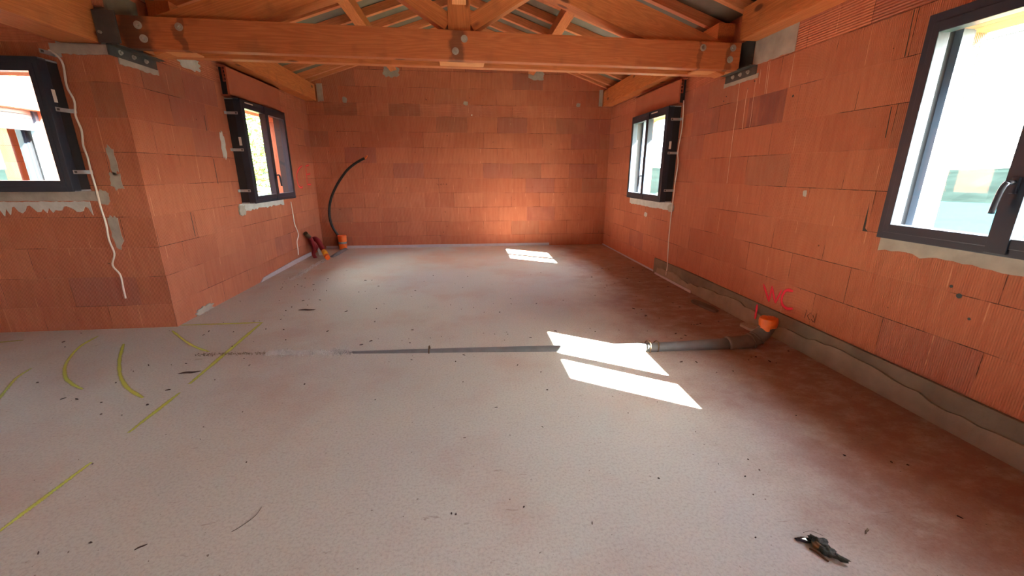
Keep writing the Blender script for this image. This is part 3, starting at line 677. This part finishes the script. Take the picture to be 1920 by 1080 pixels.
# grey sunk conduit and crumbled groove along the side wall
tag(fin('sunk_pipe', tube(bmesh.new(), [(-2.10, 7.16, -.008), (-2.115, 6.75, -.008), (-2.13, 6.50, -.02)], .042, 16), M['grey_pvc']), 'grey pipe sunk in the floor beside the orange stub', 'pipe')
def gravel(name, pts, width, count, size, mat, seed, label):
    r = random.Random(seed); bm = bmesh.new(); P = [Vector(p) for p in pts]; segs = list(zip(P, P[1:])); ls = [(b-a).length for a, b in segs]
    for _ in range(count):
        k = r.random()*sum(ls); i = 0
        while k > ls[i] and i < len(ls)-1: k -= ls[i]; i += 1
        a, b = segs[i]; c = a.lerp(b, k/ls[i]); n_ = (b-a).normalized().cross(Vector((0, 0, 1)))
        c = c+n_*r.gauss(0, width/2.2); s = size*r.uniform(.4, 1.3)
        vs = []
        for q in range(6):
            d = Vector(((1, -1, 0, 0, 0, 0)[q], (0, 0, 1, -1, 0, 0)[q], (0, 0, 0, 0, .8, -.5)[q]))*s*r.uniform(.6, 1.2)
            d.rotate(Matrix.Rotation(r.random()*6.28, 3, 'Z')); vs.append(bm.verts.new(c+d+Vector((0, 0, s*.25))))
        for f in ((0, 2, 4), (2, 1, 4), (1, 3, 4), (3, 0, 4), (2, 0, 5), (1, 2, 5), (3, 1, 5), (0, 3, 5)): bm.faces.new([vs[i_] for i_ in f])
    return tag(fin(name, bm, mat), label, 'rubble', kind='stuff')
gravel('mortar_rubble', [(-2.17, 6.35, 0), (-2.19, 5.7, 0), (-2.18, 5.1, 0)], .05, 900, .009, M['mortar_pale'], 5, 'crumbled pale mortar in the groove along the side wall')
gravel('gravel_line', [(-2.0, 2.95, 0), (-1.5, 2.93, 0)], .03, 330, .0055, M['mortar_dark'], 6, 'sparse grit where the groove begins near the yellow triangle')
gravel('gravel_line', [(-1.5, 2.93, 0), (-.87, 2.882, 0)], .05, 2000, .0075, M['mortar_pale'], 7, 'grit line running up to the sunken grey pipe')
tag(fin('floor_groove', prism(bmesh.new(), [(-2.155, 6.3), (-2.185, 6.3), (-2.215, 5.4), (-2.205, 5.4)], 2, .0002, .0015), M['chip']), 'dark edge of the groove along the side wall', 'groove')

# grey waste pipe across the room
pipe = thing('waste_pipe', 'grey waste pipe half sunk in the floor with orange taped end', 'pipe', (2.18, 2.68, 0))
r1 = .045
bm = bmesh.new(); tube(bm, [(-.93, 2.886, -.040), (-.6, 2.866, -.034), (.0, 2.832, -.026), (.64, 2.784, -.016), (1.36, 2.715, .004), (1.75, 2.70, .018), (2.03, 2.695, .030)], r1, 24); fin('pipe_run', bm, M['grey_pvc'], pipe)
bm = bmesh.new(); tube(bm, smooth_path([(1.93, 2.694, .028), (2.06, 2.692, .036), (2.12, 2.69, .046), (2.165, 2.688, .07), (2.20, 2.686, .11)], 5), lambda t: .0515+.004*(t < .08), 24); fin('elbow', bm, M['pvc_dust'], pipe)
bm = bmesh.new(); tube(bm, smooth_path([(2.165, 2.688, .072), (2.20, 2.686, .108), (2.222, 2.685, .15), (2.228, 2.684, .18)], 5), .057, 24); fin('elbow', bm, M['pvc_dust'], pipe)
for (a, b) in (((2.118, 2.69, .046), (2.128, 2.69, .050)), ((2.158, 2.688, .067), (2.166, 2.688, .075))):
    bm = bmesh.new(); tube(bm, [a, b], .062, 24); fin('socket_ring', bm, M['pvc_dust'], pipe)
bm = bmesh.new(); R = random.Random(9)
prof = [(.058, .162), (.062, .17), (.064, .20), (.063, .222), (.058, .232), (.03, .227), (.001, .222)]
lathe(bm, (2.230, 2.684), prof)
for v in bm.verts: v.co += Vector((R.uniform(-.003, .003), R.uniform(-.003, .003), R.uniform(-.003, .003)))
for k, (a0, a1) in enumerate(((3.3, 4.3), (.2, 1.0))):
    ring = []
    for j in range(7):
        a = a0+(a1-a0)*j/6; ring.append(((2.23+.068*math.cos(a), 2.684+.068*math.sin(a)), a))
    lo = [bm.verts.new((p[0], p[1], .15-.01*math.sin(a*5))) for p, a in ring]; hi = [bm.verts.new((p[0], p[1], .228)) for p, a in ring]
    for j in range(6): bm.faces.new((lo[j], lo[j+1], hi[j+1], hi[j]))
fin('orange_tape', bm, M['tape'], pipe)
# wire loops around the pipe
for (x, dy, lab) in ((1.31, 0, 'larger'), (1.375, -.003, 'smaller')):
    bm = bmesh.new(); yy = 2.715; rr_ = .056 if lab == 'larger' else .05
    tube(bm, [(x+.01*math.sin(a), yy+rr_*math.cos(a), .0+rr_*math.sin(a)+.012) for a in [math.pi*(-.12+1.24*k/14) for k in range(15)]], .0042, 6)
    tag(fin('wire_loop', bm, M['brown']), 'thin rusty wire loop around the grey pipe, the %s one' % lab, 'wire')
tag(fin('pipe_strap', tube(bmesh.new(), [(-.315, 2.85+.045*math.cos(a), -.025+.05*math.sin(a)+.012) for a in [math.pi*(-.05+1.1*k/10) for k in range(11)]], .005, 6), M['brown']), 'small rusty strap over the sunken stretch of pipe', 'strap')

# ================================================================ SPRAYED MARKS
def stroke(pts, width, plane, at, n=6):
    """ribbon with UV across; plane: 'z' floor, 'x' wall"""
    P = smooth_path([Vector((p[0], p[1], 0)) for p in pts], n)
    return P, width
def marking(name, label, strokes, plane, at, sgn, mat, cat='spray mark', group=None):
    bm = bmesh.new(); uvl = bm.loops.layers.uv.new('UVMap')
    for k, (pts, wd) in enumerate(strokes):
        P = smooth_path([Vector((p[0], p[1], 0)) for p in pts], 8) if len(pts) > 2 else [Vector((pts[0][0], pts[0][1], 0)).lerp(Vector((pts[1][0], pts[1][1], 0)), i/12) for i in range(13)]
        L = []
        off = at+sgn*(.0009+.0003*k)
        for i, p in enumerate(P):
            if i == 0: wd = wd*((1.9 if len(pts) == 2 else 1.15) if plane == 'z' else 1.5)
            t = (P[min(i+1, len(P)-1)]-P[max(i-1, 0)]).normalized(); nrm = Vector((-t.y, t.x, 0))
            f = min(1, .55+i*.15, .55+(len(P)-1-i)*.15)
            a = p+nrm*wd/2*f; b = p-nrm*wd/2*f
            mk = (lambda q: (q.x, q.y, off)) if plane == 'z' else (lambda q: (off, q.x, q.y))
            L.append((bm.verts.new(mk(a)), bm.verts.new(mk(b))))
        for i in range(len(L)-1):
            f = bm.faces.new((L[i][0], L[i][1], L[i+1][1], L[i+1][0]))
            for lp, uv in zip(f.loops, ((i, 1), (i, 0), (i+1, 0), (i+1, 1))): lp[uvl].uv = uv
    me = bpy.data.meshes.new(name); bm.to_mesh(me); bm.free(); o = link(name, me, mat)
    return tag(o, label, cat, group)
gsp = 'yellow-green spray lines on the floor'
marking('spray_line', 'yellow-green spray line running from the pillar foot across the floor', [([(-2.50, 3.602), (-1.835, 3.60)], .034)], 'z', 0, 1, M['spray_y'], group=gsp)
marking('spray_line', 'yellow-green spray line from the triangle tip past the grit line', [([(-1.835, 3.61), (-1.767, 2.503)], .034)], 'z', 0, 1, M['spray_y'], group=gsp)
marking('spray_line', 'middle dash of the yellow-green spray line in front of the arc', [([(-1.754, 2.398), (-1.752, 1.998)], .026)], 'z', 0, 1, M['spray_y'], group=gsp)
marking('spray_line', 'nearest dash of the yellow-green spray line', [([(-1.744, 1.777), (-1.757, 1.38)], .024)], 'z', 0, 1, M['spray_y'], group=gsp)
marking('spray_arc', 'curved yellow-green stroke just in front of the pillar foot', [([(-2.487, 3.475), (-2.256, 3.248), (-2.095, 3.108), (-1.929, 2.995)], .036)], 'z', 0, 1, M['spray_y'], group=gsp)
marking('spray_arc', 'bolder yellow-green door-swing arc left of the dashes', [([(-2.668, 3.216), (-2.475, 2.916), (-2.278, 2.66), (-2.106, 2.484), (-1.931, 2.355)], .04)], 'z', 0, 1, M['spray_y'], group=gsp)
marking('spray_arc', 'outer yellow-green arc starting at the block wall', [([(-2.997, 3.41), (-2.957, 3.195), (-2.805, 2.907), (-2.635, 2.696), (-2.495, 2.577), (-2.37, 2.498)], .036)], 'z', 0, 1, M['spray_y'], group=gsp)
marking('spray_arc', 'faint yellow-green arc at the far left edge', [([(-2.70, 2.30), (-2.77, 2.446), (-2.914, 2.688), (-2.962, 2.842)], .045)], 'z', 0, 1, M['spray_f'], group=gsp)
marking('spray_line', 'faint yellow-green line along the foot of the far left wall', [([(-3.9, 3.30), (-3.504, 3.373)], .035)], 'z', 0, 1, M['spray_f'], group=gsp)
marking('sprayed_letters', 'pink-red letters CE sprayed on the side wall', [([(6.83, 1.365), (6.70, 1.33), (6.58, 1.25), (6.555, 1.16), (6.58, 1.08), (6.66, 1.048), (6.74, 1.058)], .034), ([(7.11, 1.380), (6.96, 1.362)], .03), ([(6.965, 1.375), (6.93, 1.08)], .032), ([(6.93, 1.085), (7.09, 1.082)], .03), ([(6.96, 1.236), (7.12, 1.245)], .028)], 'x', XL, 1, M['spray_l'], 'letters')
marking('sprayed_letters', 'pink-red letters WC sprayed on the long wall above the pipe', [([(3.093, .375), (2.995, .252)], .026), ([(3.0, .25), (2.992, .388)], .022), ([(2.996, .385), (2.925, .262)], .024), ([(2.925, .262), (2.885, .385)], .022), ([(2.772, .408), (2.84, .392), (2.868, .33), (2.85, .275), (2.795, .258), (2.742, .278)], .026)], 'x', XR, -1, M['spray_r'], 'letters')
marking('spray_line', 'short pink-red stroke on the mortar behind the orange pipe end', [([(3.068, .205), (3.062, .075)], .03)], 'x', XR-.045, -1, M['spray_r'])
# small pencil notes
def pencil(name, label, lines, plane, at, sgn):
    bm = bmesh.new()
    for pts in lines:
        for a, b in zip(pts, pts[1:]):
            if plane == 'x': tube(bm, [(at+sgn*.001, a[0], a[1]), (at+sgn*.001, b[0], b[1])], .0018, 4)
            else: tube(bm, [(a[0], at+sgn*.001, a[1]), (b[0], at+sgn*.001, b[1])], .0025, 4)
    return tag(fin(name, bm, M['pencil']), label, 'pencil mark')
pencil('pencil_note', 'tiny dark pencil note low on the long wall near the letters', [[(2.62, .245), (2.615, .31)], [(2.60, .27), (2.575, .30)], [(2.60, .27), (2.575, .245)], [(2.555, .29), (2.53, .26), (2.54, .24), (2.56, .255)], [(2.53, .31), (2.528, .24)]], 'x', XR, -1)
pencil('pencil_note', 'tiny pencil word on the gable wall', [[(-.52, 1.10), (-.515, 1.07), (-.49, 1.07)], [(-.47, 1.085), (-.455, 1.07), (-.44, 1.09), (-.45, 1.05)], [(-.42, 1.07), (-.41, 1.09), (-.395, 1.07)], [(-.37, 1.09), (-.345, 1.068)], [(-.37, 1.068), (-.345, 1.09)]], 'y', YB, -1)

# ================================================================ DEBRIS ON THE FLOOR
def chip_mesh(name, seed, l, wd, h):
    r = random.Random(seed); bm = bmesh.new(); n = 7
    top = []; bot = []
    for i in range(n):
        a = 2*math.pi*i/n; k = r.uniform(.65, 1.15)
        top.append(bm.verts.new((l/2*.8*math.cos(a)*k, wd/2*.8*math.sin(a)*k, h*r.uniform(.6, 1)))); bot.append(bm.verts.new((l/2*math.cos(a)*k, wd/2*math.sin(a)*k, 0)))
    bm.faces.new(top); bm.faces.new(bot[::-1])
    for i in range(n): bm.faces.new((bot[i], bot[(i+1) % n], top[(i+1) % n], top[i]))
    bmesh.ops.recalc_face_normals(bm, faces=bm.faces)
    me = bpy.data.meshes.new(name); bm.to_mesh(me); bm.free(); me.materials.append(M['chip']); return me
chips = [chip_mesh('debris_chip', 40+i, .016 if i < 4 else .034, .010 if i < 4 else .008, .005) for i in range(7)]
R = random.Random(21); cnt = 0
zones = [(70, -2.3, 2.2, 2.95, 5.2), (60, -2.4, 2.3, 1.0, 2.9), (50, 1.5, 2.35, 2.3, 5.6), (30, -.9, 1.2, 2.7, 3.2), (25, -2.4, -1.6, 3.6, 5.6), (25, -3.2, -1.6, 2.0, 3.5)]
for (nn, xa, xb, ya, yb) in zones:
    for _ in range(nn):
        me = chips[R.choice((0, 0, 1, 1, 2, 3, 4, 5, 6) if yb < 3.3 else (0, 1, 2, 3, 4, 5, 6, 6))]
        x = R.uniform(xa, xb); y = R.uniform(ya, yb)
        if abs(y-(2.86-.06*x)) < .09: continue
        s = R.uniform(.5, 1.15)*(.75 if y < 2.2 else 1.0)
        o = bpy.data.objects.new('debris_chip', me); COL.objects.link(o)
        o.matrix_basis = Matrix.Translation((x, y, .0006)) @ Matrix.Rotation(R.uniform(0, 6.28), 4, 'Z') @ Matrix.Scale(s, 4)
        tag(o, 'tiny dark chip of dirt lying loose on the bare floor', 'chip', 'dark chips scattered on the floor'); cnt += 1
def splinter(x, y, rot, l, label, mat=None):
    bm = bmesh.new(); pts = [(-l/2, 0, .004), (-l/6, l*.05, .007), (l/6, -l*.03, .009), (l/2, l*.06, .004)]
    tube(bm, smooth_path(pts, 3), lambda t: .0015+.008*math.sin(math.pi*t)**.7*(l/.12), 6)
    tag(fin('wood_splinter', bm, mat or M['chip'], None, Matrix.Translation((x, y, .003)) @ Matrix.Rotation(rot, 4, 'Z') @ Matrix.Diagonal((1, 1, .5, 1))), label, 'splinter')
splinter(-1.858, 2.654, .15, .13, 'dark curled splinter between the arcs and the grit line')
splinter(-1.567, 3.907, -.05, .16, 'dark splinter beyond the yellow-green triangle')
splinter(-1.92, 2.86, .2, .05, 'small pale splinter near the grit line', M['chip_pale'])
splinter(.72, 2.74, 1.9, .07, 'bent brown twig lying in the sun patch by the pipe', M['brown'])
splinter(-1.181, 1.272, .6, .035, 'small dark flake near the lower left edge')
splinter(1.438, 1.069, .6, .035, 'small grey flake beside the large debris clump', M['mortar_dark'])
cable('hair_thread', 'thin dark curved thread on the near floor', 'thread', [(-.865+.02, 1.42, .003), (-.85, 1.375, .003), (-.88, 1.33, .003), (-.90, 1.31, .003)], .0009, M['chip'], seg=5)
# mortar flakes by the plinth
for i, (x, y, l, a, lab) in enumerate(((2.30, 3.62, .34, -1.45, 'long thin slab of broken mortar fallen by the plinth'), (2.36, 3.05, .16, -1.4, 'broken mortar slab on the floor behind the orange pipe end'))):
    bm = bmesh.new(); prism(bm, [(p[0], p[1]) for p in rag(0, 0, l, .09, n=14, j=.18, seed=60+i)], 2, 0, .022)
    tag(fin('mortar_flake', bm, M['mortar'] if i else M['pvc_dust'], None, Matrix.Translation((x, y, .001)) @ Matrix.Rotation(a, 4, 'Z')), lab, 'mortar flake')
# large debris clump in front
cl = thing('debris_clump', 'crumpled olive and black debris clump on the near floor', 'debris', (1.20, 1.01, 0))
def blob(name, c, r, sc, rot, mat, seed, amp=.35):
    bm = bmesh.new(); bmesh.ops.create_icosphere(bm, subdivisions=3, radius=1.0); q = random.Random(seed)
    ph = [q.uniform(0, 6.28) for _ in range(6)]; fr = [q.uniform(2, 6) for _ in range(6)]
    for v in bm.verts:
        d = v.co.normalized(); k = 1+amp*(math.sin(fr[0]*d.x+ph[0])*math.sin(fr[1]*d.y+ph[1])+.5*math.sin(fr[2]*2*d.z+ph[2]+fr[3]*d.x))+q.uniform(-.08, .08)
        v.co = Vector((d.x*sc[0], d.y*sc[1], d.z*sc[2]))*k*r
    mw = Matrix.Translation(c) @ Matrix.Rotation(rot, 4, 'Z')
    lo = min((mw @ v.co).z for v in bm.verts)
    mw = Matrix.Translation((0, 0, .0008-lo if lo < 0 or c[2] < .02 else 0)) @ mw
    return fin(name, bm, mat, cl, mw, smooth=True)
blob('black_flake', (1.178, 1.057, .006), .022, (1.5, .55, .22), -.25, M['gloss'], 1, .15)
blob('olive_lump', (1.206, 1.032, .012), .026, (1.1, .7, .6), -.9, M['olive'], 2)
blob('amber_lump', (1.194, 1.026, .011), .014, (1.1, .8, .9), -.9, M['amber'], 3, .2)
blob('olive_lump', (1.212, 1.003, .012), .022, (1.1, .9, .55), -1.1, M['olive'], 4)
blob('olive_lump', (1.232, .975, .008), .019, (1.3, .55, .42), -.8, M['olive'], 5, .5)
bm = bmesh.new(); tube(bm, smooth_path([(1.168, 1.025, .004), (1.18, 1.005, .006), (1.188, .985, .004), (1.194, .972, .003)], 4), .0028, 6); fin('brown_shred', bm, M['brown'], cl)
cable('hair_thread', 'hair-thin curved fibre beside the debris clump', 'thread', [(1.20, 1.09, .002), (1.235, 1.092, .003), (1.262, 1.07, .002)], .0006, M['chip'], seg=5)

# ================================================================ OUTSIDE
import math as _m
def hz(x, y):
    r = _m.hypot(x, y)
    if x < -3 and y > 0: d0 = 45.0
    else: d0 = 11.0
    if r < d0: return -.30
    return max(-44.0, -.30-(r-d0)*.42)
bm = bmesh.new(); rad = [0, 6, 9, 11, 14, 18, 24, 32, 45, 60, 80, 110, 140, 170]; grid = []
for r_ in rad:
    grid.append([bm.verts.new((r_*_m.sin(a), 2+r_*_m.cos(a), hz(r_*_m.sin(a), r_*_m.cos(a)))) for a in [2*_m.pi*k/72 for k in range(72)]])
for A, B in zip(grid[1:], grid[2:]):
    for k in range(72): bm.faces.new((A[k], A[(k+1) % 72], B[(k+1) % 72], B[k]))
c0 = bm.verts.new((0, 2, -.30))
for k in range(72): bm.faces.new((c0, grid[1][k], grid[1][(k+1) % 72]))
bmesh.ops.delete(bm, geom=[v for v in grid[0]], context='VERTS')
structure(fin('ground', bm, M['grass']), 'grassy ground around the house falling away to the water', 'ground')
bm = bmesh.new(); v = [bm.verts.new(p) for p in ((-4000, -4000, -40), (4000, -4000, -40), (4000, 4000, -40), (-4000, 4000, -40))]; bm.faces.new(v)
structure(fin('sea', bm, M['water']), 'calm blue-green water of the bay', 'water')
bm = bmesh.new(); N = 160; rows = []
q = random.Random(2)
for j, (d, zf) in enumerate(((895, -40), (925, -36), (1000, -22), (1100, -6), (1220, 10), (1340, 20), (1500, 20), (1700, -41))):
    rw = []
    for i in range(N+1):
        a = _m.radians(-75+170*i/N)
        top = 1+.22*_m.sin(a*5+1)+.12*_m.sin(a*13)+.05*_m.sin(a*37)
        z = zf if j in (0, 7) else -40+(zf+40)*top+q.uniform(-.8, .8)
        dd = d+q.uniform(-6, 6)
        rw.append(bm.verts.new((dd*_m.sin(a), dd*_m.cos(a), z)))
    rows.append(rw)
for A, B in zip(rows, rows[1:]):
    for i in range(N): bm.faces.new((A[i], A[i+1], B[i+1], B[i]))
tag(fin('hill', bm, M['hill']), 'low wooded shore across the bay seen through the windows', 'hill', kind='structure')
tag(fin('power_line', tube(bmesh.new(), [(20, -20, 6.0), (20, 15, 6.2), (20, 46, 6.56), (20, 90, 7.4)], .022, 6), M['black']), 'thin overhead wire crossing the sky outside the windows', 'wire')
def tree(label, x, y, z0, h, rad, n, seed, cat='tree', name='tree'):
    t = thing(name, label, cat, (x, y, z0)); q = random.Random(seed)
    bm = bmesh.new(); tube(bm, [(x, y, z0), (x+.05, y, z0+h*.4), (x-.05, y+.05, z0+h*.8)], lambda s: .10*(1-s*.7)*h/3, 8)
    for k in range(7):
        a = q.uniform(0, 6.28); zz = z0+h*q.uniform(.25, .6)
        tube(bm, [(x, y, zz), (x+rad*.6*_m.cos(a), y+rad*.6*_m.sin(a), zz+h*.22)], lambda s: .035*(1-s*.7), 6)
    fin('trunk', bm, M['bark'], t)
    bm = bmesh.new()
    for _ in range(n):
        u_ = Vector((q.gauss(0, 1), q.gauss(0, 1), q.gauss(0, 1))).normalized()*q.uniform(.35, 1)**.5
        c = Vector((x+u_.x*rad, y+u_.y*rad, z0+h*.58+u_.z*h*.45)); s = q.uniform(.05, .11)
        if c.z < z0+.05: continue
        a_ = Vector((q.gauss(0, 1), q.gauss(0, 1), q.gauss(0, .6))).normalized(); b_ = a_.orthogonal().normalized()
        bm.faces.new([bm.verts.new(c+a_*s), bm.verts.new(c+b_*s*.5), bm.verts.new(c-a_*s), bm.verts.new(c-b_*s*.5)])
    me = bpy.data.meshes.new('foliage'); bm.to_mesh(me); bm.free(); link('foliage', me, M['leafg'], t)
tree('leafy green tree close behind the side-wall window', -6.9, 13.2, -.3, 4.6, 1.8, 5200, 1)
tree('taller loose green tree farther behind the side-wall window', -7.6, 18.5, -.3, 6.5, 2.6, 6000, 2)
tree('green bush on the slope below the small long-wall window', 9.6, 20.0, -3.4, 3.6, 1.9, 3500, 3, 'bush', 'bush')
fc = thing('garden_fence', 'pale wooden fence outside the side-wall window', 'fence', (-6, 11, -.3))
for i in range(9):
    x = -8.4+i*.6; fin('fence_post', bx(bmesh.new(), x, x+.07, 10.2, 10.27, -.3, .95), M['fence'], fc)
for z in (.35, .62, .86): fin('fence_rail', bx(bmesh.new(), -8.5, -3.5, 10.17, 10.2, z, z+.07), M['fence'], fc)

# neighbouring wing seen through the far left window
wing = bmesh.new(); wall_mesh(wing, 0, -5.2, -5.0, YP+T, 9.0, -.3, 2.75, [(4.77, 5.87, .95, 1.966)])
bx(wing, -7.2, -7.0, 7.47, 9.0, -.3, 2.75); bx(wing, -7.2, -5.2, 8.8, 9.0, -.3, 2.75)
structure(fin('wall_wing', wing, M['brick']), 'sunlit block wall of the neighbouring wing seen through the far left window', 'wall')
bm = bmesh.new(); bx(bm, -7.3, -5.0, YP+T, 9.1, 2.75, 2.85); structure(fin('ceiling_wing_outer', bm, M['roof']))
window('window_5', mat_axes((-5.2, 4.77, 0), (0, 1, 0), (1, 0, 0)), 1.1, .97, 1.966, 1, label='window with rolled shutter in the sunlit wing outside', brackets=False, slats=5)
